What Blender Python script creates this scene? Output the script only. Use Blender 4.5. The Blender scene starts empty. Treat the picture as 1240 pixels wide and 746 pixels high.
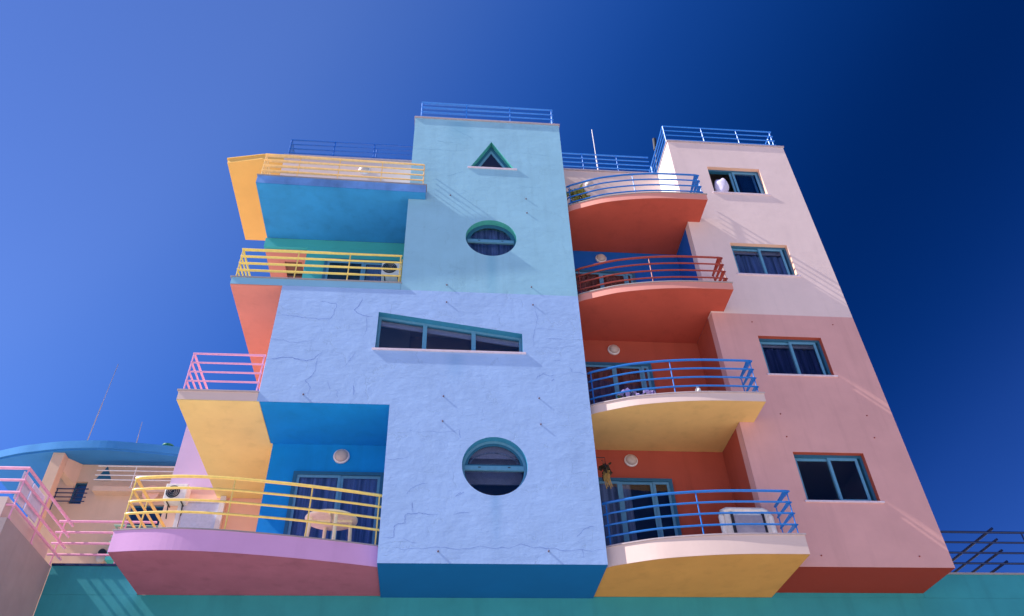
import bpy, bmesh, math, random
from mathutils import Vector, Matrix
random.seed(7)
S = bpy.context.scene
COL = S.collection

# ------------------------------------------------------------------ camera
F_PX, PITCH, YAW, ROLL = 947.19, 0.7124, 0.1121, -0.0382
cam_d = bpy.data.cameras.new('camera')
cam = bpy.data.objects.new('camera', cam_d); COL.objects.link(cam)
cam_d.sensor_width = 36.0
cam_d.lens = 36.0 * F_PX / 1240.0
cam_d.clip_start = 0.1; cam_d.clip_end = 9000
_f = Vector((math.sin(YAW) * math.cos(PITCH), math.cos(YAW) * math.cos(PITCH), math.sin(PITCH)))
_r = Vector((math.cos(YAW), -math.sin(YAW), 0)); _u = _r.cross(_f)
_r2 = _r * math.cos(ROLL) + _u * math.sin(ROLL); _u2 = -_r * math.sin(ROLL) + _u * math.cos(ROLL)
cam.matrix_world = Matrix(((_r2.x, _u2.x, -_f.x, 0), (_r2.y, _u2.y, -_f.y, -12.912),
                           (_r2.z, _u2.z, -_f.z, 0), (0, 0, 0, 1)))
S.camera = cam
S.render.resolution_x, S.render.resolution_y = 1024, 616

# ------------------------------------------------------------------ light
SUN_DIR = Vector((1.0, 0.096, -0.97)).normalized()      # direction the light travels
SUN_EL = math.asin(-SUN_DIR.z)
SUN_ROT = math.atan2(-SUN_DIR.x, -SUN_DIR.y)            # azimuth from +Y towards +X
W = bpy.data.worlds.new('World'); S.world = W; W.use_nodes = True
wn = W.node_tree; wn.nodes.clear()
w_out = wn.nodes.new('ShaderNodeOutputWorld'); w_bg = wn.nodes.new('ShaderNodeBackground')
w_sky = wn.nodes.new('ShaderNodeTexSky'); w_sky.sky_type = 'NISHITA'
w_sky.sun_disc = False; w_sky.sun_elevation = SUN_EL; w_sky.sun_rotation = SUN_ROT
w_sky.air_density = 1.0; w_sky.dust_density = 0.3; w_sky.ozone_density = 3.0
# polarised deep-blue sky: the Nishita sky filtered by the angle to the sun, darkest at right angles to it
w_tc = wn.nodes.new('ShaderNodeTexCoord'); w_dot = wn.nodes.new('ShaderNodeVectorMath'); w_dot.operation = 'DOT_PRODUCT'
w_dot.inputs[1].default_value = tuple(-SUN_DIR); wn.links.new(w_tc.outputs['Generated'], w_dot.inputs[0])
w_mr = wn.nodes.new('ShaderNodeMapRange'); w_mr.inputs[1].default_value = -1; w_mr.inputs[2].default_value = 1
wn.links.new(w_dot.outputs['Value'], w_mr.inputs[0])
w_rp = wn.nodes.new('ShaderNodeValToRGB'); w_rp.color_ramp.interpolation = 'EASE'
_st = [(-1, (.26, .31, .48)), (-.55, (.12, .19, .42)), (-.16, (.007, .063, .22)), (.06, (.0, .035, .125)), (.2, (.002, .056, .19)), (.38, (.022, .13, .36)),
       (.51, (.08, .21, .48)), (.64, (.225, .305, .52)), (.72, (.25, .315, .525)), (.86, (.19, .255, .455)), (1, (.19, .255, .455))]
_el = w_rp.color_ramp.elements
while len(_el) < len(_st): _el.new(.5)
for e_, (c_, v_) in zip(_el, _st): e_.position = (c_ + 1) / 2; e_.color = tuple(min(1, 1.2 * q_) for q_ in v_) + (1,)
w_rp.color_ramp.interpolation = 'B_SPLINE'
wn.links.new(w_mr.outputs[0], w_rp.inputs[0])
w_mx = wn.nodes.new('ShaderNodeMix'); w_mx.data_type = 'RGBA'; w_mx.blend_type = 'MULTIPLY'; w_mx.inputs[0].default_value = 1
wn.links.new(w_sky.outputs[0], w_mx.inputs[6]); wn.links.new(w_rp.outputs[0], w_mx.inputs[7])
wn.links.new(w_mx.outputs[2], w_bg.inputs['Color'])
w_bg.inputs['Strength'].default_value = 0.15
wn.links.new(w_bg.outputs[0], w_out.inputs['Surface'])
sun_d = bpy.data.lights.new('sun', 'SUN'); sun_d.energy = 4.5; sun_d.angle = math.radians(0.53)
sun_d.color = (1.0, 0.95, 0.87)
sun = bpy.data.objects.new('sun', sun_d); COL.objects.link(sun)
sun.rotation_euler = SUN_DIR.to_track_quat('-Z', 'Y').to_euler(); sun.location = (-20, -5, 30)
S.view_settings.view_transform = 'Standard'; S.view_settings.look = 'None'
S.view_settings.exposure = 1.05; S.view_settings.gamma = 1.0
S.view_settings.use_curve_mapping = False
S.cycles.max_bounces = 8; S.cycles.diffuse_bounces = 5; S.cycles.transparent_max_bounces = 16

# ------------------------------------------------------------------ materials
def lin(c):
    return tuple((v / 255 / 12.92) if v / 255 <= .04045 else ((v / 255 + .055) / 1.055) ** 2.4 for v in c) + (1,)
MATS = {}
def new_mat(name):
    m = bpy.data.materials.new(name); m.use_nodes = True
    nt = m.node_tree; nt.nodes.clear()
    out = nt.nodes.new('ShaderNodeOutputMaterial'); b = nt.nodes.new('ShaderNodeBsdfPrincipled')
    nt.links.new(b.outputs[0], out.inputs['Surface'])
    MATS[name] = m
    return m, nt, b
def nd(nt, typ, **kw):
    n = nt.nodes.new(typ)
    for k, v in kw.items():
        if k in n.inputs: n.inputs[k].default_value = v
        else: setattr(n, k, v)
    return n
def stucco(name, rgb, bump=0.25, coarse=0.0, cracks=0.0, mottle=0.06, streak=0.0, rough=0.85, drips=()):
    """painted render: rgb is an albedo given as sRGB 0-255"""
    m, nt, b = new_mat(name); L = nt.links.new
    geo = nd(nt, 'ShaderNodeNewGeometry'); P = geo.outputs['Position']
    b.inputs['Roughness'].default_value = rough
    b.inputs['Specular IOR Level'].default_value = 0.25
    base = lin(rgb)
    n1 = nd(nt, 'ShaderNodeTexNoise', Scale=1.3, Detail=6.0, Roughness=.62); L(P, n1.inputs['Vector'])
    r1 = nd(nt, 'ShaderNodeMapRange'); L(n1.outputs['Fac'], r1.inputs[0])
    r1.inputs[1].default_value = .3; r1.inputs[2].default_value = .7
    r1.inputs[3].default_value = 1 - mottle; r1.inputs[4].default_value = 1 + mottle * .6
    col = nd(nt, 'ShaderNodeMix', data_type='RGBA', blend_type='MULTIPLY')
    col.inputs[0].default_value = 1
    col.inputs[6].default_value = base; L(r1.outputs[0], col.inputs[7])
    cur = col.outputs[2]
    if streak:                                  # rain streaks: noise drawn out along z
        mp = nd(nt, 'ShaderNodeMapping'); L(P, mp.inputs[0]); mp.inputs['Scale'].default_value = (3.2, 3.2, .22)
        ns = nd(nt, 'ShaderNodeTexNoise', Scale=1.0, Detail=5.0, Roughness=.6); L(mp.outputs[0], ns.inputs['Vector'])
        rs = nd(nt, 'ShaderNodeMapRange'); L(ns.outputs['Fac'], rs.inputs[0])
        rs.inputs[1].default_value = .52; rs.inputs[2].default_value = .78
        rs.inputs[3].default_value = 1; rs.inputs[4].default_value = 1 - streak
        c2 = nd(nt, 'ShaderNodeMix', data_type='RGBA', blend_type='MULTIPLY'); c2.inputs[0].default_value = 1
        L(cur, c2.inputs[6]); L(rs.outputs[0], c2.inputs[7]); cur = c2.outputs[2]
    nf = nd(nt, 'ShaderNodeTexNoise', Scale=38.0, Detail=4.0, Roughness=.6); L(P, nf.inputs['Vector'])
    nm = nd(nt, 'ShaderNodeTexNoise', Scale=5.5, Detail=3.0, Roughness=.55); L(P, nm.inputs['Vector'])
    h = nd(nt, 'ShaderNodeMath', operation='MULTIPLY'); L(nf.outputs['Fac'], h.inputs[0]); h.inputs[1].default_value = .003
    h2 = nd(nt, 'ShaderNodeMath', operation='MULTIPLY_ADD'); L(nm.outputs['Fac'], h2.inputs[0])
    h2.inputs[1].default_value = .012 * (1 + coarse); L(h.outputs[0], h2.inputs[2])
    hh = h2.outputs[0]
    if cracks:
        sp = nd(nt, 'ShaderNodeSeparateXYZ'); L(P, sp.inputs[0])
        dn = nd(nt, 'ShaderNodeTexNoise', Scale=2.6, Detail=6.0, Roughness=.65); L(P, dn.inputs['Vector'])
        cb = nd(nt, 'ShaderNodeCombineXYZ'); L(sp.outputs[0], cb.inputs[0]); L(sp.outputs[2], cb.inputs[1])
        def warped(amount, vec):
            dv = nd(nt, 'ShaderNodeVectorMath', operation='MULTIPLY_ADD'); L(dn.outputs['Color'], dv.inputs[0])
            dv.inputs[1].default_value = (amount, amount, 0); L(vec, dv.inputs[2]); return dv.outputs[0]
        # step cracks that follow the block courses under the render
        bk = nd(nt, 'ShaderNodeTexBrick', Scale=1.0); L(warped(.24, cb.outputs[0]), bk.inputs['Vector'])
        bk.inputs['Mortar Size'].default_value = .009; bk.inputs['Mortar Smooth'].default_value = .35
        bk.inputs['Brick Width'].default_value = .52; bk.inputs['Row Height'].default_value = .27
        # long wandering cracks
        mp2 = nd(nt, 'ShaderNodeMapping'); L(warped(.9, cb.outputs[0]), mp2.inputs[0]); mp2.inputs['Scale'].default_value = (.55, .95, 1)
        vo = nd(nt, 'ShaderNodeTexVoronoi', feature='DISTANCE_TO_EDGE', Scale=1.0); L(mp2.outputs[0], vo.inputs['Vector'])
        ck = nd(nt, 'ShaderNodeMapRange'); L(vo.outputs['Distance'], ck.inputs[0])
        ck.inputs[1].default_value = .0; ck.inputs[2].default_value = .014; ck.inputs[3].default_value = 1; ck.inputs[4].default_value = 0
        def masked(src, scale, lo, hi, off):
            mo = nd(nt, 'ShaderNodeVectorMath', operation='ADD'); L(P, mo.inputs[0]); mo.inputs[1].default_value = off
            mk = nd(nt, 'ShaderNodeTexNoise', Scale=scale, Detail=4.0, Roughness=.6); L(mo.outputs[0], mk.inputs['Vector'])
            mr = nd(nt, 'ShaderNodeMapRange'); L(mk.outputs['Fac'], mr.inputs[0]); mr.inputs[1].default_value = lo; mr.inputs[2].default_value = hi
            m2 = nd(nt, 'ShaderNodeMath', operation='MULTIPLY'); L(src, m2.inputs[0]); L(mr.outputs[0], m2.inputs[1]); return m2.outputs[0]
        k1 = masked(bk.outputs['Fac'], 1.15, .565, .645, (3.1, 0, 7.7)); k2 = masked(ck.outputs[0], .8, .47, .54, (0, 0, 0))
        mm = nd(nt, 'ShaderNodeMath', operation='MAXIMUM'); L(k1, mm.inputs[0]); L(k2, mm.inputs[1])
        fm = nd(nt, 'ShaderNodeMath', operation='MULTIPLY'); L(mm.outputs[0], fm.inputs[0]); fm.inputs[1].default_value = .28 * cracks
        cc = nd(nt, 'ShaderNodeMix', data_type='RGBA', blend_type='MIX')
        L(fm.outputs[0], cc.inputs[0]); L(cur, cc.inputs[6]); cc.inputs[7].default_value = tuple(v * .4 for v in base[:3]) + (1,)
        cur = cc.outputs[2]
        h3 = nd(nt, 'ShaderNodeMath', operation='MULTIPLY_ADD'); L(mm.outputs[0], h3.inputs[0])
        h3.inputs[1].default_value = -.010 * cracks; L(hh, h3.inputs[2]); hh = h3.outputs[0]
        # trowelled ridges lying mostly level
        mp3 = nd(nt, 'ShaderNodeMapping'); L(P, mp3.inputs[0]); mp3.inputs['Scale'].default_value = (1.0, 1.0, 2.0)
        nr = nd(nt, 'ShaderNodeTexNoise', Scale=2.4, Detail=9.0, Roughness=.68); L(mp3.outputs[0], nr.inputs['Vector'])
        h4 = nd(nt, 'ShaderNodeMath', operation='MULTIPLY_ADD'); L(nr.outputs['Fac'], h4.inputs[0])
        h4.inputs[1].default_value = .05 * cracks; L(hh, h4.inputs[2]); hh = h4.outputs[0]
    for (dx0, dz0, dl, dw) in drips:                # rain-washed stain hanging below a sill
        sp2 = nd(nt, 'ShaderNodeSeparateXYZ'); L(P, sp2.inputs[0])
        ax = nd(nt, 'ShaderNodeMath', operation='SUBTRACT'); L(sp2.outputs[0], ax.inputs[0]); ax.inputs[1].default_value = dx0
        ab = nd(nt, 'ShaderNodeMath', operation='ABSOLUTE'); L(ax.outputs[0], ab.inputs[0])
        mx_ = nd(nt, 'ShaderNodeMapRange', interpolation_type='SMOOTHSTEP'); L(ab.outputs[0], mx_.inputs[0])
        mx_.inputs[1].default_value = 0; mx_.inputs[2].default_value = dw; mx_.inputs[3].default_value = 1; mx_.inputs[4].default_value = 0
        mz_ = nd(nt, 'ShaderNodeMapRange'); L(sp2.outputs[2], mz_.inputs[0])
        mz_.inputs[1].default_value = dz0 - dl; mz_.inputs[2].default_value = dz0; mz_.inputs[3].default_value = 0; mz_.inputs[4].default_value = 1
        cut = nd(nt, 'ShaderNodeMath', operation='LESS_THAN'); L(sp2.outputs[2], cut.inputs[0]); cut.inputs[1].default_value = dz0
        p1 = nd(nt, 'ShaderNodeMath', operation='MULTIPLY'); L(mx_.outputs[0], p1.inputs[0]); L(mz_.outputs[0], p1.inputs[1])
        p2 = nd(nt, 'ShaderNodeMath', operation='MULTIPLY'); L(p1.outputs[0], p2.inputs[0]); L(cut.outputs[0], p2.inputs[1])
        p3 = nd(nt, 'ShaderNodeMath', operation='MULTIPLY'); L(p2.outputs[0], p3.inputs[0]); L(n1.outputs['Fac'], p3.inputs[1])
        cd = nd(nt, 'ShaderNodeMix', data_type='RGBA', blend_type='MIX'); L(p3.outputs[0], cd.inputs[0]); L(cur, cd.inputs[6])
        cd.inputs[7].default_value = (base[0] * .5, base[1] * .72, base[2] * .8, 1); cur = cd.outputs[2]
    L(cur, b.inputs['Base Color'])
    bp = nd(nt, 'ShaderNodeBump'); bp.inputs['Strength'].default_value = bump; bp.inputs['Distance'].default_value = 1.0
    L(hh, bp.inputs['Height']); L(bp.outputs[0], b.inputs['Normal'])
    return m
def plain(name, rgb, rough=.5, metal=0.0, spec=.4, mottle=.08, scale=14.0, bump=0.0):
    m, nt, b = new_mat(name); L = nt.links.new
    geo = nd(nt, 'ShaderNodeNewGeometry')
    n1 = nd(nt, 'ShaderNodeTexNoise', Scale=scale, Detail=4.0); L(geo.outputs['Position'], n1.inputs['Vector'])
    r1 = nd(nt, 'ShaderNodeMapRange'); L(n1.outputs['Fac'], r1.inputs[0])
    r1.inputs[1].default_value = .3; r1.inputs[2].default_value = .7
    r1.inputs[3].default_value = 1 - mottle; r1.inputs[4].default_value = 1 + mottle
    col = nd(nt, 'ShaderNodeMix', data_type='RGBA', blend_type='MULTIPLY'); col.inputs[0].default_value = 1
    col.inputs[6].default_value = lin(rgb); L(r1.outputs[0], col.inputs[7]); L(col.outputs[2], b.inputs['Base Color'])
    b.inputs['Roughness'].default_value = rough; b.inputs['Metallic'].default_value = metal
    b.inputs['Specular IOR Level'].default_value = spec
    if bump:
        bp = nd(nt, 'ShaderNodeBump', Strength=bump, Distance=.01); L(n1.outputs['Fac'], bp.inputs['Height'])
        L(bp.outputs[0], b.inputs['Normal'])
    return m
def glass(name, tint, alpha):
    m, nt, b = new_mat(name); L = nt.links.new
    tr = nd(nt, 'ShaderNodeBsdfTransparent'); tr.inputs[0].default_value = lin(tint)
    gl = nd(nt, 'ShaderNodeBsdfGlossy', Roughness=.02); gl.inputs[0].default_value = (.95, .97, 1, 1)
    fr = nd(nt, 'ShaderNodeFresnel', IOR=1.7)
    ge = nd(nt, 'ShaderNodeNewGeometry'); iv = nd(nt, 'ShaderNodeMath', operation='SUBTRACT'); iv.inputs[0].default_value = 1; L(ge.outputs['Backfacing'], iv.inputs[1])
    fm = nd(nt, 'ShaderNodeMath', operation='MULTIPLY'); L(fr.outputs[0], fm.inputs[0]); L(iv.outputs[0], fm.inputs[1])
    mx = nd(nt, 'ShaderNodeMixShader'); L(fm.outputs[0], mx.inputs[0]); L(tr.outputs[0], mx.inputs[1]); L(gl.outputs[0], mx.inputs[2])
    for n in nt.nodes:
        if n.type == 'OUTPUT_MATERIAL': L(mx.outputs[0], n.inputs['Surface'])
    nt.nodes.remove(b)
    return m

stucco('cyan_render', (143, 190, 211), .22, .3, .55, .08, .10, drips=[(1.02, 12.8, 2.2, .2), (.2, 17.9, 1.2, .5)])
stucco('periwinkle_render', (155, 184, 227), .26, .8, 1.0, .08, .06, drips=[(1.02, 6.7, 1.2, .16), (.25, 9.9, .8, .3)])
stucco('tower_underside_blue', (2, 97, 157), .12)
stucco('pale_pink_render', (225, 199, 194), .2, .2, .18, .05, .06)
stucco('dusty_pink_render', (213, 160, 155), .16, .1, .0, 0.07, 0.12)
stucco('brick_red_render', (186, 82, 66), .14, 0, 0, 0.08, 0.16)
stucco('terracotta_render', (173, 80, 63), .14, 0, 0, 0.08, 0.14)
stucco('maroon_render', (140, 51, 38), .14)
stucco('tan_render', (221, 178, 114), .14, 0, 0, 0.08, 0.14)
stucco('ochre_render', (201, 145, 77), .14, 0, 0, 0.08, 0.14)
stucco('yellow_render', (239, 211, 136), .14, 0, 0, 0.07, 0.1)
stucco('salmon_render', (208, 130, 114), .14, 0, 0, 0.07, 0.1)
stucco('sea_blue_render', (55, 144, 201), .16, 0, .2, 0.14, 0.16)
stucco('deep_blue_render', (9, 140, 211), .16, 0, .15, 0.12, 0.14)
stucco('royal_blue_render', (22, 92, 180), .14, 0, 0, 0.08, 0.12)
stucco('teal_render', (64, 166, 166), .14, 0, 0, .06)
stucco('light_blue_render', (132, 182, 210), .14, 0, 0, .06)
stucco('orchid_render', (209, 159, 203), .16, 0, 0, .05, .05)
stucco('plum_render', (168, 99, 119), .16, .3, .15, 0.12, 0.2)
stucco('peach_render', (238, 190, 166), .14, 0, 0, .05)
stucco('cream_render', (218, 192, 183), .14, 0, 0, .05)
stucco('lilac_render', (209, 182, 211), .14, 0, 0, .05)
stucco('podium_teal_render', (54, 145, 156), .2, .2, 0, .12, .14)
stucco('orange_render', (215, 182, 157), .14, 0, 0, .07, .06)
stucco('roof_blue_render', (57, 130, 194), .14, 0, 0, .08)
stucco('periwinkle_trim', (104, 148, 208), .14, 0, .3, .3, .2)
stucco('grey_render', (170, 150, 150), .2, .3, 0, .12, .1)
stucco('amber_render', (224, 178, 100), .14, 0, 0, .05)
stucco('rose_render', (214, 142, 130), .14, 0, 0, .06)
stucco('white_render', (240, 238, 236), .14, 0, 0, .04)
stucco('brown_render', (128, 84, 70), .14, 0, 0, .08)
plain('coping_stone', (172, 156, 160), .6, bump=.2)
plain('coping_grey', (150, 140, 142), .65, bump=.2)
plain('sill_stone', (214, 196, 208), .5)
plain('frame_teal', (92, 146, 176), .35)
plain('frame_teal_dark', (42, 98, 128), .35)
plain('reveal_teal', (70, 166, 160), .6)
plain('reveal_blue', (52, 134, 172), .6)
plain('frame_white', (226, 216, 214), .4)
plain('rail_blue', (26, 108, 188), .35)
plain('rail_light_blue', (52, 128, 214), .4)
plain('rail_navy', (22, 40, 84), .4)
plain('rail_deep_blue', (22, 94, 182), .4)
plain('plastic_cream', (238, 228, 192), .4)
plain('rail_red', (142, 58, 48), .35)
plain('rail_yellow', (236, 204, 110), .35)
plain('rail_peach', (240, 196, 130), .4)
plain('rail_pink', (232, 160, 190), .4)
plain('rail_green', (150, 186, 170), .4)
plain('rail_white', (222, 216, 214), .4)
plain('lamp_white', (196, 176, 166), .3)
plain('plastic_white', (232, 224, 214), .35)
plain('fabric_grey', (150, 146, 160), .8)
plain('dark_plastic', (40, 38, 46), .5)
plain('black_metal', (28, 28, 34), .5)
plain('bolt_metal', (104, 88, 104), .7)
plain('crack_cyan', (106, 152, 184), .9)
plain('crack_blue', (106, 130, 194), .9)
plain('steel', (168, 170, 176), .35, .9)
def painted_folds(name, rgb):  # light and shade of the folds painted into the colour as vertical bands
    m, nt, b = new_mat(name); L = nt.links.new
    geo = nd(nt, 'ShaderNodeNewGeometry'); mp = nd(nt, 'ShaderNodeMapping'); L(geo.outputs['Position'], mp.inputs[0]); mp.inputs['Scale'].default_value = (11, 0, .35)
    n1 = nd(nt, 'ShaderNodeTexNoise', Scale=1.0, Detail=3.0, Roughness=.6); L(mp.outputs[0], n1.inputs['Vector'])
    r1 = nd(nt, 'ShaderNodeMapRange'); L(n1.outputs['Fac'], r1.inputs[0]); r1.inputs[1].default_value = .36; r1.inputs[2].default_value = .64
    r1.inputs[3].default_value = .45; r1.inputs[4].default_value = 1.15
    col = nd(nt, 'ShaderNodeMix', data_type='RGBA', blend_type='MULTIPLY'); col.inputs[0].default_value = 1
    col.inputs[6].default_value = lin(rgb); L(r1.outputs[0], col.inputs[7]); L(col.outputs[2], b.inputs['Base Color'])
    b.inputs['Roughness'].default_value = .9; b.inputs['Specular IOR Level'].default_value = .1
painted_folds('curtain_blue', (150, 164, 204)); painted_folds('curtain_brown', (176, 112, 96)); painted_folds('curtain_white', (190, 192, 206)); painted_folds('curtain_navy', (84, 86, 128))
plain('blind_mauve', (206, 190, 198), .7)
plain('room_dark', (48, 46, 56), .9)  # dark colour standing in for the shade of unlit rooms
plain('cloth_white', (196, 188, 214), .9, scale=9, bump=.6)
plain('leaf_dry', (66, 52, 36), .8)
plain('leaf_straw', (196, 156, 84), .8)
plain('leaf_olive', (150, 150, 70), .7)
plain('leaf_green', (58, 92, 56), .7)
plain('petal_lavender', (176, 160, 214), .7)
plain('pot_terracotta', (164, 92, 64), .8)
plain('tank_green', (40, 120, 96), .5)
plain('panel_white', (206, 204, 222), .5)
plain('paving', (200, 194, 186), .9, scale=.8, mottle=.1)
glass('window_glass', (214, 222, 232), 1)
M = MATS

# ------------------------------------------------------------------ helpers
def link(name, me, mat=None, parent=None, label=None, smooth=False):
    o = bpy.data.objects.new(name, me); COL.objects.link(o)
    if mat is not None:
        for mm in (mat if isinstance(mat, (list, tuple)) else [mat]): me.materials.append(M[mm] if isinstance(mm, str) else mm)
    if smooth:
        for p in me.polygons: p.use_smooth = True
    if parent is not None:
        o.parent = parent
        w = world_loc(parent); o.location = -w           # meshes are in world metres
    if label: o['label'] = label
    return o
def world_loc(o):
    v = Vector((0, 0, 0))
    while o is not None: v += o.location; o = o.parent
    return v
def thing(name, label, cat, loc, group=None):
    o = bpy.data.objects.new(name, None); COL.objects.link(o); o.location = loc; o.empty_display_size = .3
    o['label'] = label; o['category'] = cat
    if group: o['group'] = group
    return o
def tag(o, label, cat, group=None):
    o['label'] = label; o['category'] = cat
    if group: o['group'] = group
    return o
def mesh_from(name, V, Fc):
    me = bpy.data.meshes.new(name); me.from_pydata([tuple(v) for v in V], [], Fc); me.update(); return me
class MB:
    """collects shapes into one mesh"""
    def __init__(s): s.V = []; s.F = []
    def add(s, V, F):
        k = len(s.V); s.V += [tuple(v) for v in V]; s.F += [tuple(i + k for i in f) for f in F]; return s
    def box(s, x0, x1, y0, y1, z0, z1):
        V = [(x, y, z) for x in (x0, x1) for y in (y0, y1) for z in (z0, z1)]
        return s.add(V, [(0, 1, 3, 2), (4, 6, 7, 5), (0, 4, 5, 1), (2, 3, 7, 6), (0, 2, 6, 4), (1, 5, 7, 3)])
    def prism(s, poly, z0, z1):
        n = len(poly); A = sum(poly[i][0] * poly[(i + 1) % n][1] - poly[(i + 1) % n][0] * poly[i][1] for i in range(n))
        if A < 0: poly = poly[::-1]
        V = [(x, y, z0) for x, y in poly] + [(x, y, z1) for x, y in poly]
        return s.add(V, [tuple(range(n))[::-1], tuple(range(n, 2 * n))] + [(i, (i + 1) % n, n + (i + 1) % n, n + i) for i in range(n)])
    def prism_y(s, poly, y0, y1):                           # polygon in x,z
        n = len(poly); A = sum(poly[i][0] * poly[(i + 1) % n][1] - poly[(i + 1) % n][0] * poly[i][1] for i in range(n))
        if A < 0: poly = poly[::-1]
        V = [(x, y0, z) for x, z in poly] + [(x, y1, z) for x, z in poly]
        return s.add(V, [tuple(range(n)), tuple(range(n, 2 * n))[::-1]] + [(i, n + i, n + (i + 1) % n, (i + 1) % n) for i in range(n)])
    def tube(s, pts, r, seg=8, closed=False):
        pts = [Vector(p) for p in pts]; n = len(pts); rings = []
        for i, p in enumerate(pts):
            if closed: a, c = pts[i - 1], pts[(i + 1) % n]
            else: a, c = pts[max(i - 1, 0)], pts[min(i + 1, n - 1)]
            t = (c - a).normalized()
            up = Vector((0, 0, 1)) if abs(t.z) < .9 else Vector((0, 1, 0))
            e1 = t.cross(up).normalized(); e2 = e1.cross(t)
            k = 1.0
            if 0 < i < n - 1 or closed:
                d = max(.35, (p - a).normalized().dot(t)); k = 1 / d
            rings.append([p + (e1 * math.cos(2 * math.pi * j / seg) * k + e2 * math.sin(2 * math.pi * j / seg)) * r for j in range(seg)])
        V = [v for rg in rings for v in rg]; Fc = []
        for i in range(n if closed else n - 1):
            i2 = (i + 1) % n
            for j in range(seg): Fc.append((i * seg + j, i * seg + (j + 1) % seg, i2 * seg + (j + 1) % seg, i2 * seg + j))
        if not closed: Fc += [tuple(range(seg))[::-1], tuple((n - 1) * seg + j for j in range(seg))]
        return s.add(V, Fc)
    def lathe(s, prof, c, axis='z', seg=24, sy=1.0):
        V = []; Fc = []; n = len(prof)
        for r, h in prof:
            for j in range(seg):
                a = 2 * math.pi * j / seg
                if axis == 'z': V.append((c[0] + r * math.cos(a), c[1] + r * sy * math.sin(a), c[2] + h))
                else: V.append((c[0] + r * math.cos(a), c[1] - h, c[2] + r * math.sin(a)))
        for i in range(n - 1):
            for j in range(seg): Fc.append((i * seg + j, i * seg + (j + 1) % seg, (i + 1) * seg + (j + 1) % seg, (i + 1) * seg + j))
        Fc += [tuple(range(seg))[::-1], tuple((n - 1) * seg + j for j in range(seg))]
        return s.add(V, Fc)
    def build(s, name, mat, parent=None, label=None, smooth=False, bevel=0.0):
        me = mesh_from(name, s.V, s.F)
        bm = bmesh.new(); bm.from_mesh(me); bmesh.ops.recalc_face_normals(bm, faces=bm.faces)
        bm.to_mesh(me); bm.free()
        o = link(name, me, mat, parent, label)
        if smooth:
            for p in me.polygons: p.use_smooth = True
            try: me.set_sharp_from_angle(angle=math.radians(40))
            except Exception: pass
        if bevel:
            md = o.modifiers.new('bevel', 'BEVEL'); md.width = bevel; md.segments = 2; md.limit_method = 'ANGLE'
        return o
def box(name, x0, x1, y0, y1, z0, z1, mat, parent=None, label=None, bevel=0.0):
    return MB().box(x0, x1, y0, y1, z0, z1).build(name, mat, parent, label, bevel=bevel)
def prism(name, poly, z0, z1, mat, parent=None, label=None, bevel=0.0):
    return MB().prism(poly, z0, z1).build(name, mat, parent, label, bevel=bevel)
def wall_with_holes(name, outline, holes, y0, y1, mats, parent=None, label=None, hole_mats=None):
    """wall in the x,z plane between y0 (front) and y1; mats[1] paints the reveals of its openings"""
    cu = bpy.data.curves.new('tmp', 'CURVE'); cu.dimensions = '2D'; cu.fill_mode = 'BOTH'; cu.extrude = abs(y1 - y0) / 2
    for poly in [outline] + holes:
        sp = cu.splines.new('POLY'); sp.points.add(len(poly) - 1); sp.use_cyclic_u = True
        for i, (x, z) in enumerate(poly): sp.points[i].co = (x, z, 0, 1)
    to = bpy.data.objects.new('tmp', cu); COL.objects.link(to)
    dg = bpy.context.evaluated_depsgraph_get(); dg.update()
    me = bpy.data.meshes.new_from_object(to.evaluated_get(dg)); bpy.data.objects.remove(to); bpy.data.curves.remove(cu)
    ym = (y0 + y1) / 2
    for v in me.vertices:
        x, z, d = v.co; v.co = (x, ym + d, z)
    me.materials.clear()
    bm = bmesh.new(); bm.from_mesh(me); bmesh.ops.remove_doubles(bm, verts=bm.verts, dist=1e-5)
    bmesh.ops.recalc_face_normals(bm, faces=bm.faces)
    def on_outline(x, z):
        n = len(outline)
        for i in range(n):
            ax, az = outline[i]; bx, bz = outline[(i + 1) % n]; L2 = (bx - ax) ** 2 + (bz - az) ** 2
            t = max(0, min(1, ((x - ax) * (bx - ax) + (z - az) * (bz - az)) / L2))
            if math.hypot(x - ax - t * (bx - ax), z - az - t * (bz - az)) < 1e-3: return True
        return False
    for f in bm.faces:
        if abs(f.normal.y) < .5:
            c = f.calc_center_median(); f.material_index = 0 if on_outline(c.x, c.z) else 1
        else: f.material_index = 0
        f.smooth = False
    bm.to_mesh(me); bm.free()
    return link(name, me, mats, parent, label)
def circle(cx, cz, rx, rz, n=48, a0=0, a1=2 * math.pi):
    return [(cx + rx * math.cos(a0 + (a1 - a0) * i / n), cz + rz * math.sin(a0 + (a1 - a0) * i / n)) for i in range(n if a1 - a0 > 6.28 else n + 1)]
def ring_y(mb, outer, inner, y0, y1):                      # frame between two outlines of equal count
    n = len(outer)
    V = [(x, y0, z) for x, z in outer] + [(x, y0, z) for x, z in inner] + [(x, y1, z) for x, z in outer] + [(x, y1, z) for x, z in inner]
    Fc = []
    for i in range(n):
        j = (i + 1) % n
        Fc += [(i, j, n + j, n + i), (2 * n + i, 3 * n + i, 3 * n + j, 2 * n + j), (n + i, n + j, 3 * n + j, 3 * n + i), (i, 2 * n + i, 2 * n + j, j)]
    return mb.add(V, Fc)
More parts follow.
